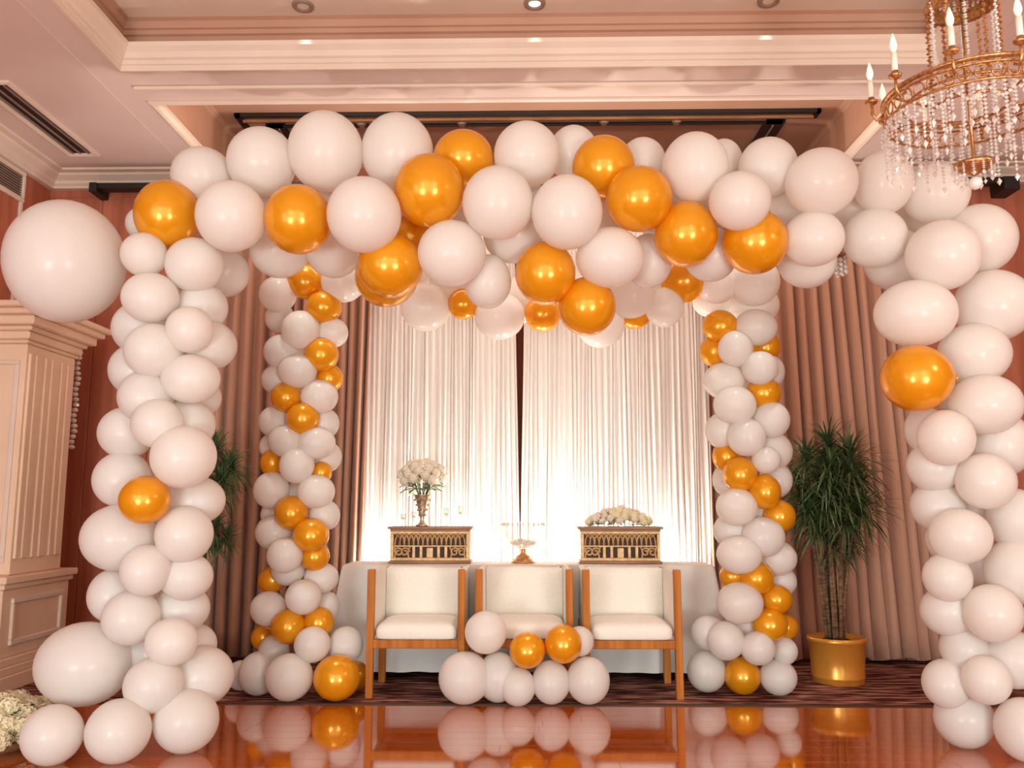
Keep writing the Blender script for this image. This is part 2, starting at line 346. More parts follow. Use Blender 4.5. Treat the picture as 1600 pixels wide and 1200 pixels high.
# front face panel (towards the room)
m = MB()
for a in ((-3.85, -3.31, 2.05, 2.08), (-3.85, -3.31, .78, .81), (-3.85, -3.82, .81, 2.05), (-3.34, -3.31, .81, 2.05)): m.box(a[0] + 3.6, a[1] + 3.6, 5.415 - 5.73, 5.43 - 5.73, a[2], a[3], .004)
m.build('panel_frame', M['trim'], pl)
for k, (x1, e, z0, z1_) in enumerate(((-3.26, .02, 2.19, 2.215), (-3.245, .04, 2.215, 2.27), (-3.22, .06, 2.27, 2.30), (-3.18, .11, 2.30, 2.36), (-3.14, .15, 2.36, 2.40), (-3.11, .19, 2.40, 2.44))):
    pb('cornice', x1, 5.43 - e, 6.03 + e, z0, z1_, .008)
# bead strand hanging from the cornice
bs = empty('bead_strand', (-3.33, 6.17, 2.40), label='string of faceted crystal beads hanging from the pilaster cornice', category='bead strand')
m = MB().tube([(0, 0, -.08), (0, 0, -.86)], .0015, 5); m.build('cord', M['slat'], bs)
beadm = MB().ball((0, 0, 0), .021, 8, 6).mesh('bead', M['crystal'])
for k in range(20): inst('bead', beadm, bs, (.008 * math.sin(k * 1.3), 0, -.10 - k * .039), (0, 0, k * .7), (1.15, 1.15, .85))

# ------------------------------------------------------------------ curtains
def curtain(name, xt, xb, zt, zb, Y, folds, amp, material, seed, label, group=None, flare=.0, cat='curtain', nv=18):
    rn = random.Random(seed)
    ph = [0]
    for i in range(folds): ph.append(ph[-1] + rn.uniform(.6, 1.4))
    tot = ph[-1]; ph = [p / tot for p in ph]; am = [rn.uniform(.6, 1.25) for _ in ph]
    nu = folds * 8; m = MB()
    def fn(u, v):
        i = min(int(u * folds), folds - 1); f = u * folds - i
        s_ = ph[i] + (ph[i + 1] - ph[i]) * f
        x = (xt[0] + (xt[1] - xt[0]) * s_) * (1 - v) + (xb[0] + (xb[1] - xb[0]) * s_) * v
        a = amp * (am[i] * (1 - f) + am[i + 1] * f) * (.8 + .35 * v)
        wv = math.cos(2 * math.pi * f); wv = math.copysign(abs(wv) ** .7, wv)
        y = Y - a * wv + .012 * math.sin(9 * v + i * 1.7) * v
        x += .35 * a * math.sin(2 * math.pi * f + 1) * v + .006 * math.sin(6 * v + i)
        z = zt + (zb - zt) * v + (.012 * math.sin(i * 2.1) + flare * wv) * (v ** 6)
        return (x, y, z)
    m.grid(fn, nu, nv)
    o = m.build(name, material, None, True, label=label, category=cat)
    if group: o['group'] = group
    sd = o.modifiers.new('thickness', 'SOLIDIFY'); sd.thickness = .004
    return o
curtain('drape', (-2.44, -1.20), (-2.46, -1.24), 3.615, .035, 6.43, 14, .068, M['drape'], 5, 'heavy brown pleated drape behind the plant on the pilaster side', flare=.012)
curtain('drape', (1.34, 2.86), (1.36, 2.98), 3.615, .035, 6.43, 17, .068, M['drape'], 8, 'heavy brown pleated drape behind the plant in the gold pot', flare=.012)
curtain('white_curtain', (-1.35, -.095), (-1.35, -.06), 3.6, .02, 6.53, 36, .010, M['sheer'], 11, 'white gathered curtain panel lit from below behind the flower vase')
curtain('white_curtain', (-.02, 1.45), (-.058, 1.45), 3.6, .02, 6.525, 42, .010, M['sheer'], 15, 'white gathered curtain panel lit from below behind the low flower box')

# floor uplights behind the table, washing the white curtains
upl = []
for x, e in ((-1.08, 70), (-.45, 80), (.27, 190), (.98, 75)):
    u_ = empty('uplight', (x, 6.37, .004), label='small black floor uplight behind the table washing the white curtain', category='uplight', group='uplights behind the table')
    MB().lathe([(.0, 0), (.07, 0), (.07, .012), (.012, .02), (.012, .36), (.0005, .36)], 16).build('stand', M['black'], u_, True)
    MB().lathe([(.0, .36), (.045, .36), (.05, .38), (.05, .45), (.045, .455), (.04, .445), (.0005, .445)], 18).build('housing', M['black'], u_, True)
    MB().lathe([(.0005, .448), (.04, .448)], 16).build('lamp_face', M['lamp_face'], u_)
    lo = lamp('uplight_beam', 'SPOT', (x, 6.37, .48), (x, 6.37, 1.9), e, (1, .96, .88), .04, spot=150, blend=1)
    M_ = lo.location.copy(); lo.parent = u_; lo.location = M_ - u_.location

# ------------------------------------------------------------------ table with cloth
tb = empty('banquet_table', (0, 6.0, 0), label='long banquet table under the white cloth', category='table')
MB().box(-1.22, 1.22, -.17, .17, .715, .738, .004).build('tabletop', M['box_wood'], tb)
for x in (-1.1, 1.1):
    for y in (-.13, .13): MB().box(x - .02, x + .02, y - .02, y + .02, .004, .715).build('leg', M['slat'], tb)
m = MB(); TXW, TYW = 1.235, .185; tn = 220
def rect(s_):
    per = 4 * (TXW + TYW); d = s_ * per
    if d < 2 * TXW: return -TXW + d, -TYW, 0, -1
    d -= 2 * TXW
    if d < 2 * TYW: return TXW, -TYW + d, 1, 0
    d -= 2 * TYW
    if d < 2 * TXW: return TXW - d, TYW, 0, 1
    d -= 2 * TXW
    return -TXW, TYW - d, -1, 0
def cl(u, v):
    x, y, nx, ny = rect(u % 1.0)
    fold = math.sin(u * 2 * math.pi * 31) * .5 + math.sin(u * 2 * math.pi * 17 + 1) * .5
    cx_ = max(0, abs(x) - (TXW - .12)) / .12
    out = v * (.03 + .02 * fold) + .12 * v * (1 if nx else cx_ ** 2)
    if v < .12: z = .744 - v * v * 2
    else: z = .744 - .0288 - (v - .12) / .88 * .66
    sx = math.copysign(1, x)
    return (x + (nx * out if nx else sx * .10 * v * cx_ ** 2), 6.0 + y + (ny * min(out, .05) if ny else 0), z)
m.grid(cl, 440, 14)
m.add([(-TXW, 6.0 - TYW, .744), (TXW, 6.0 - TYW, .744), (TXW, 6.0 + TYW, .744), (-TXW, 6.0 + TYW, .744)], [(0, 1, 2, 3)])
m.build('tablecloth', M['cloth'], None, True, label='floor-length white cloth draped over the long table behind the armchairs', category='tablecloth')

# ------------------------------------------------------------------ armchairs
def armchair():
    t = empty('armchair', (0, 0, 0))
    W, D, Hh = .292, .50, .742
    for s in (-1, 1):
        xo, xi = s * W, s * (W - .043)
        x0, x1 = min(xo, xi), max(xo, xi)
        MB().box(x0, x1, 0, .045, 0, Hh, .004).build('leg', M['chair_wood'], t)
        MB().box(x0, x1, D - .045, D, 0, .40, .004).build('leg', M['chair_wood'], t)
        MB().box(min(s * (W - .004), s * (W - .043)), max(s * (W - .004), s * (W - .043)), .045, D, .34, Hh - .003, .012).build('side_panel', M['uphol'], t)
    MB().box(-W + .04, W - .04, D - .07, D, .33, Hh - .012, .02).build('backrest', M['uphol'], t, True)
    m = MB()
    def bk(u, v):
        x = (-W + .045) + (2 * W - .09) * u; z = .40 + (Hh - .42) * v
        e = (1 - (2 * u - 1) ** 8) * (1 - (2 * v - 1) ** 8)
        return (x, D - .07 - .03 * e, z)
    m.grid(bk, 14, 14); m.build('back_cushion', M['uphol'], t, True)
    MB().box(-W + .04, W - .04, .004, .034, .285, .335, .004).build('apron', M['chair_wood'], t)
    MB().box(-W + .04, W - .04, D - .035, D - .005, .285, .335, .004).build('apron', M['chair_wood'], t)
    m = MB(); nk = 48; prof = [(.02, .336), (.004, .340), (0, .352), (0, .385), (.006, .402), (.02, .417), (.045, .428), (.09, .437), (.15, .443), (.22, .446)]
    vs = []; hx, hy = W - .045, .232
    for ins, z in prof:
        for k in range(nk):
            a = 2 * math.pi * k / nk; ca, sa = math.cos(a), math.sin(a)
            sx_ = math.copysign(abs(ca) ** .25, ca); sy_ = math.copysign(abs(sa) ** .25, sa)
            vs.append(((hx - ins) * sx_, .222 + (hy - min(ins, hy - .01)) * sy_, z))
    fs = [(r_ * nk + k, r_ * nk + (k + 1) % nk, (r_ + 1) * nk + (k + 1) % nk, (r_ + 1) * nk + k) for r_ in range(len(prof) - 1) for k in range(nk)]
    fs.append(tuple((len(prof) - 1) * nk + k for k in range(nk)))
    m.add(vs, fs)
    m.build('seat_cushion', M['uphol'], t, True)
    return t
ch = armchair()
ch['category'] = 'armchair'; ch['group'] = 'box armchairs before the table'
for i, (x, y, lab) in enumerate(((-.672, 5.235, 'cream box armchair with honey wood frame in front of the flower vase'), (-.022, 5.265, 'cream box armchair with honey wood frame behind the heap of balloons'), (.624, 5.235, 'cream box armchair with honey wood frame in front of the low flower box'))):
    o = ch if i == 0 else copy_tree(ch)
    o.location = (x, y, .005); o['label'] = lab; o.scale = (1.012, 1, 1.012)

# ------------------------------------------------------------------ flowers
def rose_mesh(name, material, seed, n=22, r=1.0):
    rn = random.Random(seed); m = MB()
    for k in range(n):
        f = k / n; el = math.acos(1 - 1.35 * f); az = k * 2.39996
        d = Vector((math.sin(el) * math.cos(az), math.sin(el) * math.sin(az), math.cos(el)))
        t1 = d.cross(Vector((0, 0, 1)) if abs(d.z) < .95 else Vector((1, 0, 0))).normalized(); t2 = d.cross(t1)
        s_ = r * rn.uniform(.42, .6); base = d * r * (.62 + .2 * f)
        def pt(u, v):
            a, b = (u - .5) * 2, (v - .5) * 2
            k_ = 1 - .35 * (a * a + b * b)
            return base + (t1 * a * k_ + t2 * b * k_) * s_ + d * (r * .22 * (1 - a * a * .9 - b * b * .9)) + d * rn.uniform(-.02, .02) * r
        m.grid(pt, 3, 3)
    m.ball((0, 0, 0), r * .62, 8, 6)
    return m.mesh(name, material, True)
def hydr_mesh(name, material, seed, n=70, r=1.0):
    rn = random.Random(seed); m = MB(); m.ball((0, 0, 0), r * .8, 10, 8)
    for k in range(n):
        zz = 1 - 1.75 * (k + .5) / n; az = k * 2.39996; q = math.sqrt(max(0, 1 - zz * zz))
        d = Vector((q * math.cos(az), q * math.sin(az), zz)); t1 = d.cross(Vector((.3, .1, 1))).normalized(); t2 = d.cross(t1)
        a0 = rn.uniform(0, 1.5); c_ = d * r * rn.uniform(.86, 1.04); s_ = r * .24
        for p in range(4):
            a = a0 + p * math.pi / 2; da = t1 * math.cos(a) + t2 * math.sin(a); db = d.cross(da)
            m.add([c_, c_ + da * s_ * .55 + db * s_ * .45 + d * s_ * .22, c_ + da * s_ + d * s_ * .05, c_ + da * s_ * .55 - db * s_ * .45 + d * s_ * .22], [(0, 1, 2, 3)])
    return m.mesh(name, material)
roses = [rose_mesh('rose', M['petal_warm'], 1), rose_mesh('rose', M['petal_warm'], 2)]
hyd = [hydr_mesh('hydrangea_head', M['petal'], 4), hydr_mesh('hydrangea_head', M['petal'], 9)]
def leaf_mesh():
    m = MB(); pts = [(0, 0), (.25, .16), (.5, .22), (.75, .15), (1, 0)]; vs = []
    for x, w_ in pts: vs += [(x, -w_, .12 * math.sin(x * 3) + .05), (x, 0, .12 * math.sin(x * 3)), (x, w_, .12 * math.sin(x * 3) + .05)]
    m.add(vs, [(3 * i + j, 3 * i + 3 + j, 3 * i + 4 + j, 3 * i + 1 + j) for i in range(4) for j in (0, 1)])
    return m.mesh('leaf', M['leaf'], True)
leafm = leaf_mesh()
rn = random.Random(12)
# floor bouquet at the left
fb = empty('hydrangea_bouquet', (-2.55, 4.22, .0), label='white hydrangea bouquet on the floor beside the lowest balloons', category='flowers')
for i in range(34):
    a = i * 2.39996; rr = .27 * math.sqrt((i + .5) / 34); x, y = rr * math.cos(a), rr * math.sin(a)
    z = .08 + .11 * (1 - (rr / .28) ** 2) + rn.uniform(-.015, .015); s_ = rn.uniform(.058, .074)
    inst('flower_head', hyd[i % 2], fb, (x, y, z), (rn.uniform(-.4, .4) - y * 2, rn.uniform(-.4, .4) + x * 2, rn.uniform(0, 6)), (s_, s_, s_))
for i in range(26):
    a = i * 2.39996; rr = rn.uniform(.08, .26)
    inst('leaf', leafm, fb, (rr * math.cos(a), rr * math.sin(a), .20 - rr * .45), (rn.uniform(-.4, .4), rn.uniform(-.6, .0), a), (.10, .10, .10))
MB().lathe([(.0, 0), (.17, 0), (.21, .04), (.20, .05), (0.001, .05)], 24).build('basket', M['box_wood'], fb, True)

# ------------------------------------------------------------------ carved boxes on the table
def carved_box(x, y, label, seed):
    t = empty('carved_box', (x, y, .745), label=label, category='carved box', group='carved boxes on the table')
    W, D, Hh = .27, .10, .245
    MB().box(-W + .012, W - .012, -D + .014, D, .02, Hh - .015).build('body', M['carved_dark'], t)
    MB().box(-W - .012, W + .012, -D - .012, D + .012, 0, .02, .004).build('foot', M['box_wood'], t)
    MB().box(-W - .02, W + .02, -D - .02, D + .02, Hh - .012, Hh + .003, .003).box(-W - .005, W + .005, -D - .005, D + .005, Hh - .026, Hh - .012, .003).build('lid', M['box_wood'], t)
    m = MB()
    for a in ((-W, W, .02, .04), (-W, W, Hh - .045, Hh - .026), (-W, -W + .022, .04, Hh - .045), (W - .022, W, .04, Hh - .045)): m.box(a[0], a[1], -D - .004, -D + .018, a[2], a[3], .003)
    m.build('front_frame', M['carved'], t)
    MB().box(-W, -W + .016, -D + .018, D, .02, Hh - .026, .003).build('side_panel', M['box_wood'], t)
    MB().box(W - .016, W, -D + .018, D, .02, Hh - .026, .003).build('side_panel', M['box_wood'], t)
    m = MB(); rn = random.Random(seed); Yf = -D + .006
    zb, zm, zt = .04, .118, Hh - .045
    m.box(-W + .02, W - .02, Yf - .006, Yf + .006, zm - .005, zm + .005, .002)
    n = 15; cw = (2 * W - .06) / n
    for i in range(n - 1):                               # upper row: interlaced arcade with a lattice above
        x0 = -W + .03 + i * cw
        m.tube([(x0 + cw * (1 - math.cos(q)), Yf, zm + (zt - zm) * .95 * math.sin(q) ** .7) for q in [.02 + k * .388 for k in range(9)]], .0048, 6)
        m.gem((x0 + cw, Yf - .003, zm + .016), .008, .011)
        m.tube([(x0, Yf, zt), (x0 + cw, Yf, zt - .024), (x0 + 2 * cw, Yf, zt)], .0036, 5)
    for sx in (-1, 1):                                   # lower row: two small uprights and scrolls
        for cx_ in (.06, .11): m.box(sx * cx_ - .010, sx * cx_ + .010, Yf - .006, Yf + .006, zb, zm, .002)
        for cx_, dr in ((.17, 1), (.215, -1)):
            pts = []
            for k in range(18):
                q = k * .5; r_ = .032 * (1 - k / 22)
                pts.append((sx * cx_ + dr * r_ * math.cos(q), Yf, zb + .038 + r_ * math.sin(q)))
            m.tube(pts, .0062, 6)
        m.tube([(sx * .145, Yf, zb), (sx * .15, Yf, zb + .04), (sx * .135, Yf, zm)], .006, 6)
        m.tube([(sx * .24, Yf, zb), (sx * .235, Yf, zb + .04), (sx * .245, Yf, zm)], .006, 6)
    m.box(-.022, .022, Yf - .006, Yf + .006, zb, zm - .012, .002)
    m.build('fretwork', M['carved'], t, kind='stuff')
    return t
carved_box(-.668, 6.00, 'carved wooden box with gold fretwork carrying the flower vase', 2)
carved_box(.632, 6.00, 'carved wooden box with gold fretwork under the low flower mound', 7)
BT = .745 + .2485
# vase with rose ball
vs_ = empty('flower_vase', (-.735, 6.00, BT), label='ornate silver trumpet vase with a ball of cream roses', category='vase')
prof = [(.0, 0), (.045, 0), (.048, .008), (.03, .016), (.016, .03), (.014, .05), (.022, .075), (.03, .11), (.038, .15), (.05, .19), (.064, .215), (.067, .22), (.06, .218), (.045, .19), (0.001, .17)]
MB().lathe(prof, 20).build('vase_body', M['silver'], vs_, True)
m = MB()
for k in range(14):
    for j in range(4):
        a = k * .449 + j * .2; z = .08 + j * .034; r_ = .024 + j * .0105
        m.gem((r_ * math.cos(a), r_ * math.sin(a), z), .005, .010)
m.build('vase_relief', M['silver'], vs_, kind='stuff')
for i in range(34):
    f = (i + .5) / 34; el = math.acos(1 - 1.25 * f); az = i * 2.39996
    d = Vector((math.sin(el) * math.cos(az) * 1.3, math.sin(el) * math.sin(az) * 1.0, math.cos(el) * .9))
    s_ = rn.uniform(.034, .043)
    o = inst('rose', roses[i % 2], vs_, tuple(d * .118 + Vector((0, 0, .335))), (0, 0, 0), (s_, s_, s_))
    o.rotation_euler = d.to_track_quat('Z', 'Y').to_euler()
for i in range(22):
    a = i * .2856 + rn.uniform(-.1, .1)
    inst('leaf', leafm, vs_, (.05 * math.cos(a), .05 * math.sin(a), rn.uniform(.24, .29)), (rn.uniform(-.3, .3), rn.uniform(-.3, .35), a), (.115, .10, .1))
m = MB()
for i in range(9):
    a = i * .698; m.tube([(.0, 0, .17), (.03 * math.cos(a), .03 * math.sin(a), .22), (.06 * math.cos(a), .06 * math.sin(a), .30)], .004, 5)
m.build('stems', M['leaf'], vs_)
# small glass candle holders on the box
for (x, y, hgt, lab) in ((-.862, 5.97, .085, 'small clear glass candle holder on the carved box, shortest of its kind'), (-.80, 6.04, .10, 'clear glass candle holder close behind the vase foot'), (-.565, 5.98, .125, 'clear glass stem holder on the carved box beside the vase'), (-.465, 6.0, .14, 'tallest clear glass stem holder near the corner of the carved box')):
    g = empty('candle_holder', (x, y, BT), label=lab, category='candle holder', group='glass holders around the vase')
    MB().lathe([(.0, 0), (.024, 0), (.024, .004), (.005, .010), (.004, hgt * .5), (.016, hgt * .58), (.021, hgt * .75), (.022, hgt), (.0205, hgt), (.019, hgt * .76), (.012, hgt * .62), (.0005, hgt * .6)], 16).build('cup', M['glass'], g, True)
    MB().lathe([(.0, hgt * .61), (.011, hgt * .61), (.012, hgt * .72), (.0005, hgt * .73)], 10).build('tealight', M['candle'], g, True)
# low mound of flowers on the other box
fm = empty('flower_mound', (.632, 6.00, BT), label='low mound of ivory flowers lying on the carved box', category='flowers')
for i in range(44):
    a = i * 2.39996; q = math.sqrt((i + .5) / 44); x, y = .225 * q * math.cos(a), .075 * q * math.sin(a)
    z = .02 + .095 * (1 - q ** 1.6) + rn.uniform(0, .012); s_ = rn.uniform(.026, .036)
    inst('flower_head', (roses + hyd)[i % 4] if i % 4 < 2 else hyd[i % 2], fm, (x, y, z), (rn.uniform(-.6, .6), rn.uniform(-.6, .6), a), (s_, s_, s_))
for i in range(16):
    a = i * .3927; inst('leaf', leafm, fm, (.14 * math.cos(a), .06 * math.sin(a), .012), (0, .06, a), (.085, .085, .06))
# footed glass bowl
gb_ = empty('footed_glass_bowl', (-.03, 6.00, .745), label='clear glass punch bowl on a stepped gold foot in the middle of the table', category='bowl')
MB().lathe([(.0, 0), (.085, 0), (.088, .008), (.075, .014), (.07, .026), (.055, .032), (.048, .048), (.026, .058), (.016, .075), (.022, .088), (.012, .095), (0.0005, .096)], 24).build('foot', M['brass'], gb_, True)
MB().lathe([(.002, .094), (.03, .098), (.075, .115), (.115, .145), (.138, .19), (.146, .245), (.150, .278), (.147, .279), (.142, .245), (.134, .192), (.112, .150), (.073, .120), (.03, .103), (.002, .099)], 36).build('bowl', M['glass'], gb_, True)
m = MB()
for k in range(24):
    a = k * math.pi / 12; m.gem((.1475 * math.cos(a), .1475 * math.sin(a), .262), .007, .011)
m.build('cut_band', M['crystal'], gb_, kind='stuff')
m = MB()
for k in range(40):
    a = k * 2.39996; q = math.sqrt((k + .5) / 40) * .085
    m.gem((q * math.cos(a), q * math.sin(a), .128 + .05 * (1 - q / .1) * ((k * 37) % 10) / 10 + .3 * q * q), .014, .014)
m.build('crystals', M['crystal'], gb_, kind='stuff')

# ------------------------------------------------------------------ dracaena plants
def rosette(seed, n=84):
    rn = random.Random(seed); m = MB()
    for k in range(n):
        az = k * 2.39996 + rn.uniform(-.2, .2); f = (k + .5) / n
        el = R(78 - 118 * f) + rn.uniform(-.12, .12); L_ = rn.uniform(.17, .30) * (.75 + .5 * min(1, f * 2)); w_ = rn.uniform(.0065, .0105)
        h = Vector((math.cos(az), math.sin(az), 0)); side = Vector((-math.sin(az), math.cos(az), 0)); p = h * .008 + Vector((0, 0, .06 * (1 - f) - .02))
        seg = 5; vs = []; e_ = el
        for s_ in range(seg + 1):
            ww = w_ * (1 - (s_ / seg) ** 2.2) + .0004
            vs += [p - side * ww, p + side * ww]
            p = p + (h * math.cos(e_) + Vector((0, 0, math.sin(e_)))) * (L_ / seg); e_ -= R(rn.uniform(6, 13))
        m.add(vs, [(2 * i, 2 * i + 2, 2 * i + 3, 2 * i + 1) for i in range(seg)])
    return m.mesh('leaf_rosette', M['leaf'])
ros = [rosette(s_) for s_ in (1, 2, 3)]
def plant(loc, label, seed, tiers, potted=True, rz=0):
    rn = random.Random(seed)
    t = empty('dracaena_plant', loc, label=label, category='potted plant')
    t.rotation_euler = (0, 0, rz)
    pt_ = MB().lathe([(.0, 0), (.158, 0), (.162, .006), (.162, .03), (.168, .036), (.165, .044), (.174, .235), (.178, .24), (.178, .252), (.184, .256), (.186, .285), (.178, .288), (.174, .27), (0.001, .262)], 36).build('pot', M['pot'], t, True)
    MB().lathe([(.0005, .268), (.175, .264)], 24).build('soil', M['soil'], pt_)
    for i, (x, y, z, s_) in enumerate(tiers):
        bx, by = x * .25 + rn.uniform(-.02, .02), y * .25 + rn.uniform(-.03, .03)
        m = MB(); m.tube([(bx, by, .25), (bx + (x - bx) * .2, by + (y - by) * .2, z * .5), (bx + (x - bx) * .55, by + (y - by) * .5, z * .8), (x, y, z + .02)], [.014, .012, .010, .008], 7)
        m.build('cane', M['cane'], t, True)
        inst('leaf_rosette', ros[i % 3], t, (x, y, z), (rn.uniform(-.25, .25), rn.uniform(-.25, .25), rn.uniform(0, 6.28)), (s_, s_, s_), kind='stuff')
    return t
tiers = [(.02, 0, 1.52, 1.0), (-.14, .03, 1.42, 1), (.15, -.02, 1.44, 1.05), (-.03, -.10, 1.36, 1), (-.20, -.03, 1.22, .95), (.20, .04, 1.24, 1.0), (.05, -.12, 1.20, 1.0), (-.10, .06, 1.10, .9), (.10, -.06, 1.05, .95), (-.12, -.09, .98, .85), (.13, .05, .90, .8), (.0, -.04, .86, .8), (-.02, .1, 1.26, .9), (-.06, -.13, 1.28, .95), (.11, -.13, 1.34, .95), (-.17, -.08, 1.08, .9), (.17, -.09, 1.1, .9), (.04, -.14, 1.02, .85), (-.05, -.12, 1.14, .9), (.06, .08, 1.4, 1.0)]
plant((2.02, 5.79, .004), 'leafy dracaena with slim canes in a ribbed gold pot before the brown drape', 4, tiers)
tiers2 = [(x_ + .21, y_, z_, k_) for x_, y_, z_, k_ in [(.0, 0, 1.50, .85), (.12, -.03, 1.38, .85), (-.12, .03, 1.40, .9), (.08, -.1, 1.30, .8), (.0, .05, 1.22, .8), (-.15, -.02, 1.18, .8), (.02, -.06, .96, .75), (-.06, .05, .9, .75), (.09, .0, .90, .65)]]
plant((-2.36, 5.86, .004), 'leafy dracaena half hidden behind the tall white balloon column', 6, tiers2)

# ------------------------------------------------------------------ chandelier
CH = Vector((1.755, 3.22, 2.42))
cd = empty('chandelier', CH, label='brass ring chandelier with candle bulbs and crystal strands hung from the coffer', category='chandelier')
ZT = ZC + .312 - CH.z
MB().tube([(0, 0, .74), (0, 0, ZT)], .008, 8).build('suspension_rod', M['brass'], cd, True)
MB().lathe([(.002, ZT - .03), (.06, ZT - .02), (.07, ZT)], 20).build('ceiling_rose', M['brass'], cd, True)
RR, RZ = .31, .33
m = MB(); m.lathe([(RR - .006, RZ), (RR + .01, RZ + .004), (RR + .012, RZ + .012), (RR - .004, RZ + .014), (RR - .006, RZ)], 56)
m.lathe([(RR - .002, RZ - .018), (RR + .006, RZ - .016), (RR + .006, RZ - .010), (RR - .002, RZ - .008), (RR - .002, RZ - .018)], 56); m.build('ring', M['brass'], cd, True)
m = MB()
for k in range(36):                       # pierced gallery below the ring
    a = k * math.pi / 18; c0 = Vector((RR * math.cos(a), RR * math.sin(a), RZ - .045)); tdir = Vector((-math.sin(a), math.cos(a), 0))
    m.tube([c0 + tdir * (.022 * math.cos(q)) + Vector((0, 0, .026 * math.sin(q))) for q in [j * .785 for j in range(8)]], .0034, 5, closed=True)
m.lathe([(RR - .003, RZ - .082), (RR + .004, RZ - .082), (RR + .004, RZ - .074), (RR - .003, RZ - .074), (RR - .003, RZ - .082)], 56)
m.build('gallery', M['brass'], cd, True, kind='stuff')
m = MB(); m.lathe([(.135, .28), (.142, .28), (.142, .29), (.135, .29), (.135, .28)], 32)
for k in range(6):
    a = k * math.pi / 3; m.tube([(.14 * math.cos(a), .14 * math.sin(a), .285), (RR * math.cos(a), RR * math.sin(a), RZ)], .005, 6)
m.build('inner_ring', M['brass'], cd, True)
MB().lathe([(.10, .70), (.128, .705), (.135, .735), (.125, .75), (.12, .79), (.105, .80), (.10, .78), (.11, .74), (.10, .70)], 32).build('crown', M['brass'], cd, True)
def strand_mesh(L_, r, name='crystal_strand', gap=1.9, drop=True):
    m = MB(); n = int(L_ / (r * gap))
    for k in range(n): m.gem((0, 0, -r - k * r * gap), r, r * .95)
    if drop: m.gem((0, 0, -L_ - .016), r * 1.25, .018)
    return m.mesh(name, M['crystal'])
goldbead = MB()
for k in range(36): goldbead.gem((.006 * (k % 2) - .003, .004 * ((k // 2) % 2), -.008 - k * .0125), .0095, .008)
gbm = goldbead.mesh('bead_chain', M['brass'])
cbead = MB()
for k in range(36): cbead.gem((.005 * ((k + 1) % 2) - .003, .0, -.010 - k * .0125), .0085, .0075)
cbm = cbead.mesh('bead_chain', M['crystal'])
for k in range(12):
    a = k * math.pi / 6 + .1
    inst('bead_chain', gbm if k % 2 else cbm, cd, (.128 * math.cos(a), .128 * math.sin(a), .735), (0, 0, a), kind='stuff')
for k in range(24):
    a = k * math.pi / 12 + .06
    inst('bead_chain', cbm, cd, (.09 * math.cos(a), .09 * math.sin(a), 1.22), (0, 0, a), (1, 1, 1.05), kind='stuff')
s1, s2, s3 = strand_mesh(.10, .0078), strand_mesh(.17, .0085), strand_mesh(.07, .007)
for k in range(56):
    a = k * math.pi / 28
    inst('crystal_strand', (s1, s2)[k % 2], cd, (RR * math.cos(a), RR * math.sin(a), RZ - .082), (0, 0, a), kind='stuff')
for k in range(20):
    a = k * math.pi / 10 + .15; inst('crystal_strand', s2, cd, (.235 * math.cos(a), .235 * math.sin(a), RZ - .02), (0, 0, a), kind='stuff')
for k in range(14):
    a = k * 2 * math.pi / 14; inst('crystal_strand', s2 if k % 2 else s1, cd, (.139 * math.cos(a), .139 * math.sin(a), .28), (0, 0, a), kind='stuff')
m = MB(); m.lathe([(.236 - .004, RZ - .02), (.236 + .004, RZ - .02), (.236 + .004, RZ - .012), (.232, RZ - .012), (.232, RZ - .02)], 40); m.build('inner_ring', M['brass'], cd, True)
for k in range(20):                       # swags between the candle arms
    a0, a1 = k * math.pi / 10, (k + 1) * math.pi / 10; m = MB()
    for j in range(9):
        f = j / 8; a = a0 + (a1 - a0) * f; m.gem(((RR + .012) * math.cos(a), (RR + .012) * math.sin(a), RZ - .10 - .05 * math.sin(math.pi * f)), .009, .009)
    m.build('crystal_swag', M['crystal'], cd, kind='stuff')
for k in range(10):
    a = k * math.pi / 5 + .33; ca, sa = math.cos(a), math.sin(a); r1 = RR + .045
    arm = MB().tube([(RR * ca, RR * sa, RZ - .03), ((RR + .03) * ca, (RR + .03) * sa, RZ - .05), (r1 * ca, r1 * sa, RZ - .02), (r1 * ca, r1 * sa, RZ + .02)], .006, 7)
    arm.lathe([(.004, RZ + .015), (.022, RZ + .026), (.026, RZ + .034), (.012, RZ + .03), (.012, RZ + .05), (.001, RZ + .05)], 12, (r1 * ca, r1 * sa, 0))
    arm.build('candle_arm', M['brass'], cd, True)
    cs = MB().lathe([(.0, RZ + .04), (.0115, RZ + .04), (.0115, RZ + .125), (.001, RZ + .127)], 12, (r1 * ca, r1 * sa, 0)).build('candle', M['candle'], cd, True)
    MB().lathe([(.005, RZ + .126), (.012, RZ + .14), (.0145, RZ + .155), (.010, RZ + .178), (.004, RZ + .198), (.0005, RZ + .206)], 12, (r1 * ca, r1 * sa, 0)).build('bulb', M['bulb'], cs, True)
MB().tube([(0, 0, .03), (0, 0, .74)], .007, 8).build('stem', M['brass'], cd, True)
MB().lathe([(.003, .0), (.02, .012), (.05, .024), (.072, .04), (.074, .052), (.05, .05), (.03, .062), (.012, .075), (.003, .08)], 28).build('bottom_dish', M['brass'], cd, True)
MB().ball((0, 0, -.028), .026, 14, 10).build('finial_ball', M['crystal'], cd, True)
for k in range(12):
    a = k * math.pi / 6; inst('crystal_strand', s3, cd, (.068 * math.cos(a), .068 * math.sin(a), .044), (0, 0, a), (1, 1, .6), kind='stuff')
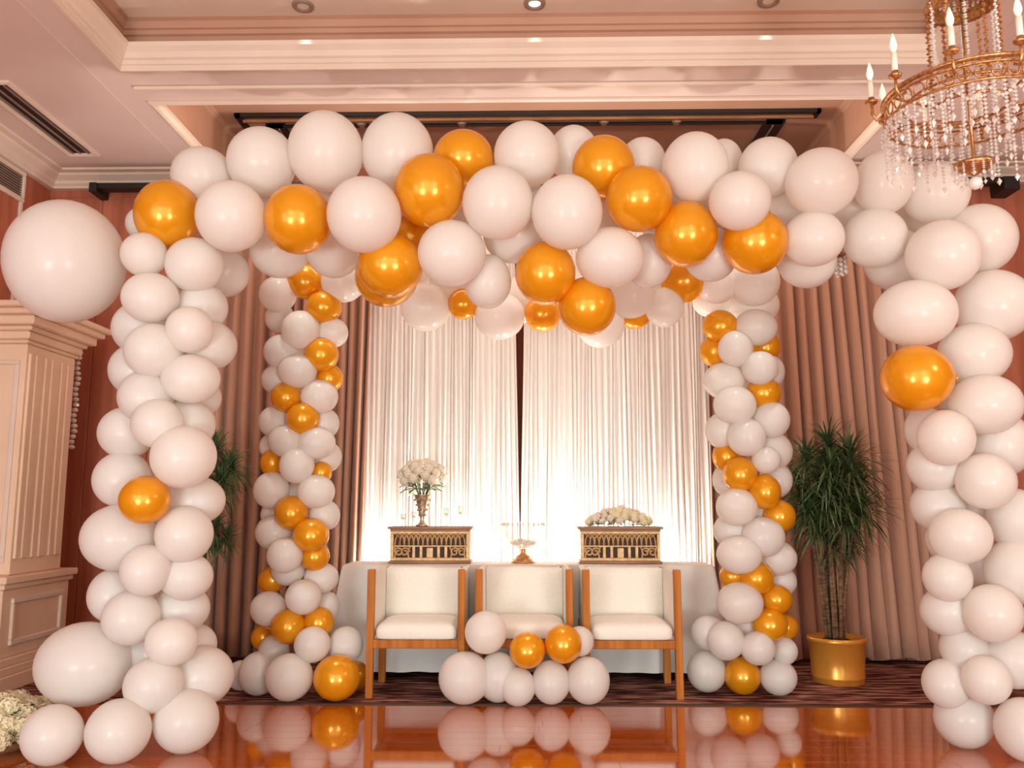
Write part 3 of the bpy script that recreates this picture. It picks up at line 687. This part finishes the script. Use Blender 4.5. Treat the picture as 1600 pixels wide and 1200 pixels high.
# small crystal pendant seen below the beam
pc = empty('crystal_pendant', at_y(1314, 434, 4.47), label='small cluster of crystal drops hanging just below the balloon beam', category='pendant')
MB().tube([(0, 0, .1), (0, 0, .24)], .003, 6).build('wire', M['brass'], pc)
for k in range(7):
    a = k * .9; m = MB()
    for j in range(4): m.gem((.03 * math.cos(a), .03 * math.sin(a), .11 - j * .026 - (k % 3) * .008), .013, .014)
    m.build('crystal_drop', M['crystal'], pc)
MB().lathe([(.002, .125), (.035, .12), (.038, .128), (.002, .145)], 14).build('cap', M['brass'], pc, True)

# ------------------------------------------------------------------ balloons
def balloon_mesh(name, material):
    m = MB(); n, k = 36, 24; prof = []
    for j in range(k + 1):
        t = math.pi * j / k; z = -math.cos(t); r = math.sin(t)
        if z < 0: r *= 1 - .05 * (z * z); z *= 1 + .05 * abs(z) ** 3
        prof.append((max(r, 1e-4), z))
    m.lathe(prof, n)
    me = m.mesh(name, material, True); me.transform(Matrix.Rotation(R(90), 4, 'X'))   # nozzle end (-z) -> +y
    return me
BM = {'w': balloon_mesh('white_balloon', M['white_latex']), 'g': balloon_mesh('gold_balloon', M['gold_latex'])}
def knot_mesh(material):
    m = MB(); m.lathe([(.055, .98), (.045, 1.06), (.03, 1.10), (.028, 1.12), (.07, 1.17), (.065, 1.19), (.01, 1.15)], 12)
    me = m.mesh('knot', material, True); me.transform(Matrix.Rotation(R(-90), 4, 'X')); return me
KM = {'w': knot_mesh(M['white_latex']), 'g': knot_mesh(M['gold_latex'])}
def balloon(u, v, rx, ry, c, Y, label, group, ground=False, knot=None):
    tx = math.atan((u - 800) / F_PX); ty = math.atan((v - 600) / F_PX)
    for _ in range(30 if ground else 1):
        p = at_y(u, v, Y); zc = (p - CAM).dot(FW)
        ax, az = rx * zc / F_PX * math.cos(tx), ry * zc / F_PX * math.cos(ty)
        if ground:
            fl_z = .005 if Y > CARPET_Y else .0
            d = ray(u, v); s_ = (fl_z + az * 1.0 - EYE) / d.z; Y = .5 * Y + .5 * s_ * d.y
    ay = (ax + az) / 2
    o = inst(('white' if c == 'w' else 'gold') + '_balloon', BM[c], None, p, (0, 0, 0), (ax, ay, az), label=label, category='balloon', group=group)
    if knot is not None:                    # knot: rotation about the view axis, nozzle sideways
        o.rotation_euler = (0, R(knot), R(-90)) if False else (0, 0, R(-90))
        o.scale = (ay, ax, az)
        inst('knot', KM[c], o)
    return o
REG = []
def run(rows, Y0, lw, lg, gw, gg, ground=False, k=1.0, where=None):
    for r_ in rows:
        u, v, rx, ry, c, dy = r_[:6]
        o = balloon(u, v, rx * k, ry * k, c, Y0 + dy, lw if c == 'w' else lg, gw if c == 'w' else gg, ground, r_[6] if len(r_) > 6 else None)
        if where: REG.append((o, where))

YF, YB = 4.25, 5.38
BEAM = [  # front overhead beam: u, v, rx, ry, colour, depth offset
 (316, 275, 49, 45, 'w', .14), (409, 253, 54, 54, 'w', .04), (509, 237, 58, 63, 'w', .0), (621, 238, 55, 61, 'w', .06),
 (262, 336, 52, 54, 'g', .0), (361, 338, 55, 55, 'w', -.14), (466, 343, 52, 54, 'g', -.10), (569, 336, 57, 59, 'w', -.20),
 (671, 298, 54, 57, 'g', -.10), (724, 248, 46, 45, 'g', .05), (778, 317, 54, 57, 'w', -.17), (823, 242, 50, 52, 'w', .02),
 (896, 240, 38, 44, 'w', .2), (886, 332, 54, 58, 'w', -.20), (943, 262, 48, 50, 'g', .0), (998, 311, 51, 51, 'g', -.13),
 (1004, 255, 36, 40, 'w', .2), (1086, 262, 51, 55, 'w', -.08), (1130, 255, 30, 38, 'w', .2), (1156, 314, 48, 46, 'w', -.18),
 (1200, 262, 46, 47, 'w', .06), (1071, 366, 49, 51, 'g', -.04), (1179, 378, 51, 50, 'g', -.05), (953, 403, 52, 47, 'w', -.06),
 (1013, 408, 36, 42, 'w', .16), (1110, 398, 42, 42, 'w', .16), (1222, 318, 46, 44, 'w', .14),
 (1283, 285, 57, 53, 'w', -.12), (1380, 286, 47, 50, 'w', .0), (1462, 303, 54, 47, 'w', .04), (1271, 373, 48, 43, 'w', -.03),
 (1367, 372, 51, 46, 'w', .05), (1261, 408, 46, 42, 'w', .18), (1398, 405, 50, 48, 'w', .22), (1473, 399, 60, 54, 'w', -.12), (1530, 374, 60, 54, 'w', .06),
 (222, 350, 26, 26, 'w', .2), (225, 398, 37, 34, 'w', -.08), (304, 414, 46, 42, 'w', -.04), (350, 426, 40, 38, 'w', .3), (437, 390, 46, 44, 'w', .32), (522, 392, 43, 42, 'w', .34),
 (610, 415, 50, 50, 'g', -.02), (604, 432, 48, 47, 'g', .22), (640, 372, 34, 34, 'g', .18), (706, 396, 52, 51, 'w', -.08), (802, 366, 46, 45, 'w', .10),
 (852, 427, 46, 49, 'g', -.02), (917, 479, 44, 45, 'g', .06), (762, 440, 36, 42, 'w', .10),
 (700, 330, 44, 40, 'w', .25), (830, 330, 44, 40, 'w', .25), (940, 340, 44, 40, 'w', .25), (1030, 330, 44, 40, 'w', .25), (1120, 330, 44, 40, 'w', .25), (420, 310, 44, 40, 'w', .25), (520, 310, 44, 40, 'w', .25), (610, 320, 44, 40, 'w', .25), (320, 330, 40, 40, 'w', .22), (1330, 330, 44, 40, 'w', .25), (1430, 345, 40, 36, 'w', .3)]
run(BEAM, YF, 'white balloon on the thick front overhead beam of the balloon frame', 'gold balloon on the thick front overhead beam of the balloon frame', 'white balloons of the front beam', 'gold balloons of the front beam', k=1.03, where='front beam')
BACKBEAM = [(665, 480, 38, 37, 'w', -.05), (712, 440, 40, 36, 'w', .05), (724, 475, 24, 24, 'g', .0), (781, 494, 38, 36, 'w', -.05), (848, 490, 28, 28, 'g', .0), (815, 468, 38, 36, 'w', .05),
 (938, 505, 37, 38, 'w', .03), (991, 490, 26, 24, 'g', .03), (985, 462, 37, 35, 'w', -.04), (1038, 480, 30, 31, 'w', -.06), (1067, 438, 35, 35, 'g', -.02), (1120, 443, 33, 31, 'w', -.04), (1113, 470, 31, 26, 'w', .0),
 (1178, 440, 40, 38, 'w', -.04), (1175, 477, 42, 33, 'w', .0), (536, 440, 34, 32, 'w', -.06), (890, 455, 36, 34, 'w', .1), (760, 455, 36, 34, 'w', .12), (1030, 440, 34, 32, 'w', .1), (580, 430, 36, 34, 'w', .08), (640, 430, 36, 34, 'w', .1)]
run(BACKBEAM, YB, 'white balloon on the lower rear beam lit in front of the white curtains', 'gold balloon on the lower rear beam lit in front of the white curtains', 'white balloons of the rear beam', 'gold balloons of the rear beam', k=1.03, where='rear beam')
RIGHTREAR = [(1125, 510, 27, 24, 'g', -.02), (1180, 512, 33, 27, 'w', .0), (1117, 549, 23, 23, 'g', .04), (1149, 545, 26, 27, 'w', -.08), (1196, 543, 22, 23, 'g', .08), (1187, 575, 27, 25, 'w', -.08), (1205, 581, 20, 24, 'w', .02),
 (1131, 595, 31, 27, 'w', -.03), (1193, 614, 26, 24, 'g', -.02), (1148, 633, 32, 28, 'w', -.06), (1205, 656, 28, 27, 'w', -.04), (1127, 673, 24, 26, 'w', .0), (1166, 683, 29, 28, 'w', -.08), (1208, 705, 29, 28, 'w', .03), (1197, 719, 22, 20, 'w', -.08),
 (1134, 713, 20, 22, 'g', .05), (1156, 741, 26, 26, 'g', -.02), (1195, 768, 24, 26, 'g', -.07), (1217, 806, 25, 24, 'g', -.04), (1212, 750, 25, 26, 'w', .08), (1138, 750, 24, 25, 'w', .08), (1151, 792, 31, 28, 'w', -.04),
 (1143, 829, 27, 26, 'w', .02), (1192, 839, 33, 30, 'w', -.05), (1215, 872, 29, 26, 'w', .02), (1155, 867, 34, 28, 'w', -.03), (1182, 903, 26, 25, 'g', -.07), (1145, 900, 20, 17, 'g', .0), (1222, 908, 22, 22, 'w', .1), (1213, 936, 24, 22, 'g', -.02),
 (1156, 942, 35, 31, 'w', -.07), (1203, 976, 27, 25, 'g', -.05), (1227, 979, 19, 20, 'g', .05), (1175, 650, 30, 30, 'w', .12), (1170, 590, 30, 30, 'w', .12), (1165, 970, 30, 30, 'w', .10), (1175, 790, 30, 30, 'w', .12)]
run(RIGHTREAR, YB, 'white balloon in the slim mixed column nearest the gold plant pot', 'gold balloon in the slim mixed column nearest the gold plant pot', 'white balloons of the slim column by the plant pot', 'gold balloons of the slim column by the plant pot', k=1.07, where='slim column by the gold pot')
RBASE = [(1108, 989, 29, 28, 'w', .06), (1134, 1001, 30, 31, 'w', -.06), (1184, 1013, 28, 27, 'w', -.10), (1226, 1017, 21, 22, 'w', .0)]
run(RBASE, YB, 'white balloon stacked over the floor balloons of the column by the gold pot', '', 'white balloons on the base of the slim column by the plant pot', '')
run([(1104, 1049, 31, 33, 'w', -.1), (1160, 1056, 29, 30, 'g', -.05), (1216, 1058, 30, 29, 'w', -.05)], YB, 'white balloon resting on the carpet at the column foot by the gold pot', 'gold balloon resting on the carpet between two white ones near the gold pot', 'floor balloons by the plant pot', 'floor balloons by the plant pot', True)
LEFTREAR = [(434, 460, 28, 27, 'w', .0), (478, 440, 27, 26, 'g', -.02), (506, 480, 27, 24, 'g', -.05), (437, 497, 22, 22, 'w', .06), (470, 516, 29, 29, 'w', -.07), (520, 520, 23, 22, 'w', .0), (441, 550, 28, 26, 'w', .0),
 (502, 554, 26, 25, 'g', -.05), (515, 591, 20, 21, 'g', .02), (465, 580, 29, 25, 'w', -.08), (430, 593, 21, 21, 'w', .0), (447, 621, 23, 22, 'g', -.06), (499, 620, 28, 25, 'w', -.02), (473, 654, 25, 24, 'g', -.08), (431, 659, 26, 24, 'w', .0),
 (507, 662, 22, 23, 'w', .02), (447, 689, 27, 24, 'w', -.06), (494, 692, 29, 24, 'w', -.02), (510, 714, 23, 23, 'w', .05), (425, 723, 18, 20, 'g', .02), (426, 698, 20, 20, 'w', .08), (464, 727, 26, 27, 'w', -.09), (502, 738, 16, 16, 'g', .04),
 (424, 766, 27, 27, 'w', -.02), (494, 768, 28, 25, 'w', -.03), (455, 801, 25, 25, 'g', -.08), (507, 805, 23, 23, 'w', .02), (428, 804, 20, 20, 'w', .07), (427, 832, 27, 26, 'w', .0), (486, 836, 27, 25, 'g', -.08), (492, 869, 22, 22, 'g', -.02),
 (445, 868, 27, 26, 'w', -.07), (450, 892, 25, 22, 'w', -.03), (502, 903, 26, 23, 'w', .02), (424, 906, 20, 20, 'g', .05), (474, 933, 27, 26, 'w', -.09), (511, 948, 19, 23, 'w', .06), (419, 951, 27, 26, 'w', -.02), (450, 979, 26, 26, 'g', -.09), (498, 972, 23, 23, 'g', -.02), (410, 996, 17, 19, 'g', .05),
 (470, 600, 28, 28, 'w', .12), (470, 780, 28, 28, 'w', .12), (470, 850, 28, 28, 'w', .12), (470, 960, 28, 28, 'w', .12), (470, 690, 28, 28, 'w', .12), (470, 540, 28, 28, 'w', .12), (470, 640, 28, 26, 'w', .14)]
run(LEFTREAR, YB - .02, 'white balloon in the slim mixed column on the flower vase side', 'gold balloon in the slim mixed column on the flower vase side', 'white balloons of the slim column on the vase side', 'gold balloons of the slim column on the vase side', k=1.07, where='slim column on the vase side')
run([(488, 1007, 29, 29, 'w', -.14), (540, 1008, 28, 30, 'w', .0), (428, 1016, 25, 25, 'w', .02)], YB - .02, 'white balloon stacked over the floor balloons of the column on the vase side', '', 'white balloons on the base of the slim column on the vase side', '')
run([(452, 1058, 38, 38, 'w', -.1), (404, 1052, 32, 35, 'w', .05), (377, 1055, 24, 24, 'w', .2)], YB, 'white balloon resting on the carpet at the column foot on the vase side', '', 'white floor balloons on the vase side', '', True)
run([(526, 1059, 37, 37, 'g', -.1)], YB, '', 'big gold balloon resting on the carpet beside the chair on the vase side', '', 'gold floor balloons on the vase side', True)
run([(556, 1056, 22, 24, 'g', .14)], YB, '', 'gold balloon half hidden behind the big gold balloon by the chair', '', 'gold floor balloons on the vase side', True)
LEFTFRONT = [(235, 465, 44, 37, 'w', -.10), (315, 480, 40, 36, 'w', .04), (222, 513, 46, 40, 'w', .06), (296, 515, 36, 34, 'w', -.10), (325, 540, 44, 37, 'w', .04), (240, 548, 45, 40, 'w', -.12), (214, 578, 43, 39, 'w', .04),
 (298, 592, 45, 36, 'w', -.08), (228, 620, 43, 38, 'w', -.06), (304, 622, 41, 32, 'w', .08), (198, 676, 44, 38, 'w', .0), (293, 664, 43, 37, 'w', .02), (246, 662, 40, 36, 'w', -.03), (287, 714, 50, 46, 'w', -.14), (191, 749, 45, 41, 'w', .0),
 (305, 782, 46, 36, 'w', .04), (186, 840, 59, 49, 'w', -.04), (288, 835, 44, 42, 'w', -.08), (228, 891, 39, 38, 'w', -.14), (291, 901, 41, 35, 'w', .0), (178, 930, 40, 40, 'w', .04), (284, 951, 43, 36, 'w', .02), (205, 965, 45, 41, 'w', -.10),
 (268, 1003, 40, 36, 'w', -.16), (305, 1007, 33, 31, 'w', .06), (240, 1070, 46, 42, 'w', -.16), (315, 1056, 49, 45, 'w', .04), (250, 480, 40, 40, 'w', .2), (255, 600, 40, 40, 'w', .2), (250, 780, 42, 42, 'w', .15), (240, 940, 42, 42, 'w', .15), (240, 1020, 42, 42, 'w', .1)]
run(LEFTFRONT, YF, 'white balloon in the thick white column next to the fluted pilaster', '', 'white balloons of the thick column by the pilaster', '', k=1.07, where='thick column by the pilaster')
balloon(226, 781, 42, 38, 'g', YF - .22, 'single gold balloon in the thick white column next to the fluted pilaster', 'gold balloons of the thick column by the pilaster')
balloon(103, 409, 98, 97, 'w', YF + .02, 'giant white balloon at the top corner of the frame above the pilaster', 'giant white balloons')
balloon(132, 1037, 81, 67, 'w', YF - .04, 'giant oval white balloon near the floor beside the hydrangea bouquet', 'giant white balloons')
run([(82, 1148, 52, 49, 'w', -.2), (185, 1142, 54, 52, 'w', -.2), (291, 1126, 53, 52, 'w', -.1)], YF, 'white balloon resting on the polished floor at the foot of the pilaster side column', '', 'floor balloons of the thick column by the pilaster', '', True)
RIGHTFRONT = [(1430, 490, 64, 49, 'w', -.10), (1552, 478, 62, 53, 'w', .02), (1522, 553, 57, 45, 'w', -.02), (1540, 632, 58, 44, 'w', .0), (1478, 684, 44, 41, 'w', -.12), (1446, 672, 32, 35, 'w', .04), (1458, 730, 41, 37, 'w', .03),
 (1562, 694, 50, 48, 'w', .0), (1540, 752, 47, 41, 'w', -.14), (1465, 791, 42, 38, 'w', .03), (1500, 838, 49, 41, 'w', -.12), (1478, 842, 32, 34, 'w', .06), (1588, 812, 46, 46, 'w', .0), (1480, 902, 38, 36, 'w', -.08), (1587, 893, 49, 48, 'w', -.04),
 (1480, 955, 42, 37, 'w', .0), (1551, 958, 47, 43, 'w', -.16), (1506, 1013, 38, 36, 'w', -.02), (1583, 1030, 46, 44, 'w', -.06), (1478, 1068, 37, 37, 'w', .08), (1541, 1062, 39, 37, 'w', -.14),
 (1530, 880, 40, 40, 'w', .1), (1530, 800, 40, 40, 'w', .12), (1520, 720, 40, 40, 'w', .15), (1500, 610, 40, 40, 'w', .15), (1530, 1000, 40, 40, 'w', .12)]
run(RIGHTFRONT, YF, 'white balloon in the thick white column under the crystal chandelier', '', 'white balloons of the thick column under the chandelier', '', k=1.07, where='thick column under the chandelier')
balloon(1432, 591, 59, 52, 'g', YF - .16, 'oval gold balloon with its knot showing, alone in the thick column under the chandelier', 'gold balloons of the thick column under the chandelier', False, 0)
run([(1506, 1122, 50, 48, 'w', -.1), (1602, 1140, 52, 52, 'w', -.2)], YF, 'white balloon resting on the polished floor at the column foot under the chandelier', '', 'floor balloons of the thick column under the chandelier', '', True)
# loose heap in front of the middle chair
run([(726, 1059, 41, 42, 'w', 0), (778, 1058, 33, 40, 'w', .1), (809, 1073, 28, 31, 'w', -.05), (861, 1066, 30, 35, 'w', -.04), (919, 1063, 34, 38, 'w', 0)], 5.1, 'white balloon on the carpet in the heap before the middle armchair', '', 'white heap balloons on the carpet', '', True)
balloon(759, 988, 33, 34, 'w', 5.10, 'white balloon perched on top of the heap before the middle armchair', 'upper heap balloons')
balloon(906, 1002, 22, 24, 'w', 5.15, 'white balloon peeping out behind the gold pair on the heap', 'upper heap balloons')
balloon(824, 1016, 28, 29, 'g', 5.04, 'round gold balloon on the heap beside the perched white balloon', 'gold balloons of the heap')
balloon(880, 1006, 29, 31, 'g', 5.06, 'slightly larger gold balloon on the heap near the hidden white balloon', 'gold balloons of the heap')

# settle the clusters: pressed balloons keep only a shallow dent into each other
FREE = {o.name for o, _ in REG}
BL = [o for o in COL.objects if o.get('category') == 'balloon']
st = [[o, (o.location - CAM).normalized(), (o.location - CAM).length, (o.location - CAM).length, o.scale.copy()] for o in BL]
for it in range(24):
    for i in range(len(st)):
        for j in range(i + 1, len(st)):
            a, b = st[i], st[j]
            if abs(a[2] - b[2]) > .4: continue
            pa, pb_ = CAM + a[1] * a[2], CAM + b[1] * b[2]
            ra, rb = sum(a[4]) / 3 * a[2] / a[3], sum(b[4]) / 3 * b[2] / b[3]
            dist = (pa - pb_).length; need = .80 * (ra + rb)
            if dist < need:
                near, far = (a, b) if a[2] < b[2] else (b, a); d = min(.012, (need - dist) * .4)
                if near[0].name in FREE and near[3] - near[2] < .16: near[2] -= d
                if far[0].name in FREE and far[2] - far[3] < .20: far[2] += d
for o, d, t, t0, sc in st:
    o.location = CAM + d * t; o.scale = sc * (t / t0)

# labels that single balloons out: place within their own beam or column, size, gold neighbours
def rad(o): return sum(o.scale) / 3
ALLB = [o for o in COL.objects if o.get('category') == 'balloon']
seen = {}
for o, where in REG: seen.setdefault(where, []).append(o)
NUM = ['no', 'one', 'two', 'three', 'four', 'five', 'six', 'seven', 'eight']
for where, obs in seen.items():
    rs = sorted(rad(o) for o in obs); med = rs[len(rs) // 2]
    zs = [o.location.z for o in obs]; z0, z1_ = min(zs), max(zs)
    for o in obs:
        col = 'gold' if o.name.startswith('gold') else 'white'
        r_ = rad(o); size = 'large ' if r_ > med * 1.12 else 'small ' if r_ < med * .86 else 'mid-sized '
        ng = sum(1 for q in ALLB if q is not o and q.name.startswith('gold') and (q.location - o.location).length < (rad(q) + r_) * 1.02)
        f = (o.location.z - z0) / (z1_ - z0)
        if 'beam' in where:
            row = 'upper' if f > .66 else 'middle' if f > .33 else 'lower'
            x = o.location.x
            over = 'the pilaster end' if x < -1.25 else 'the vase-side armchair' if x < -.35 else 'the middle armchair' if x < .33 else 'the flower-mound armchair' if x < 1.1 else 'the chandelier end'
            lab = f'{size}{col} balloon, {row} row of {where} at {over}, {NUM[min(ng, 8)]} gold touching'
        else:
            row = ['lowest', 'second-lowest', 'third', 'fourth', 'second-highest', 'highest'][min(5, int(f * 6))]
            lab = f'{size}{col} balloon, {row} sixth of the {where}' + ('' if 'thick' in where else f', {NUM[min(ng, 8)]} gold touching')
        o['label'] = lab
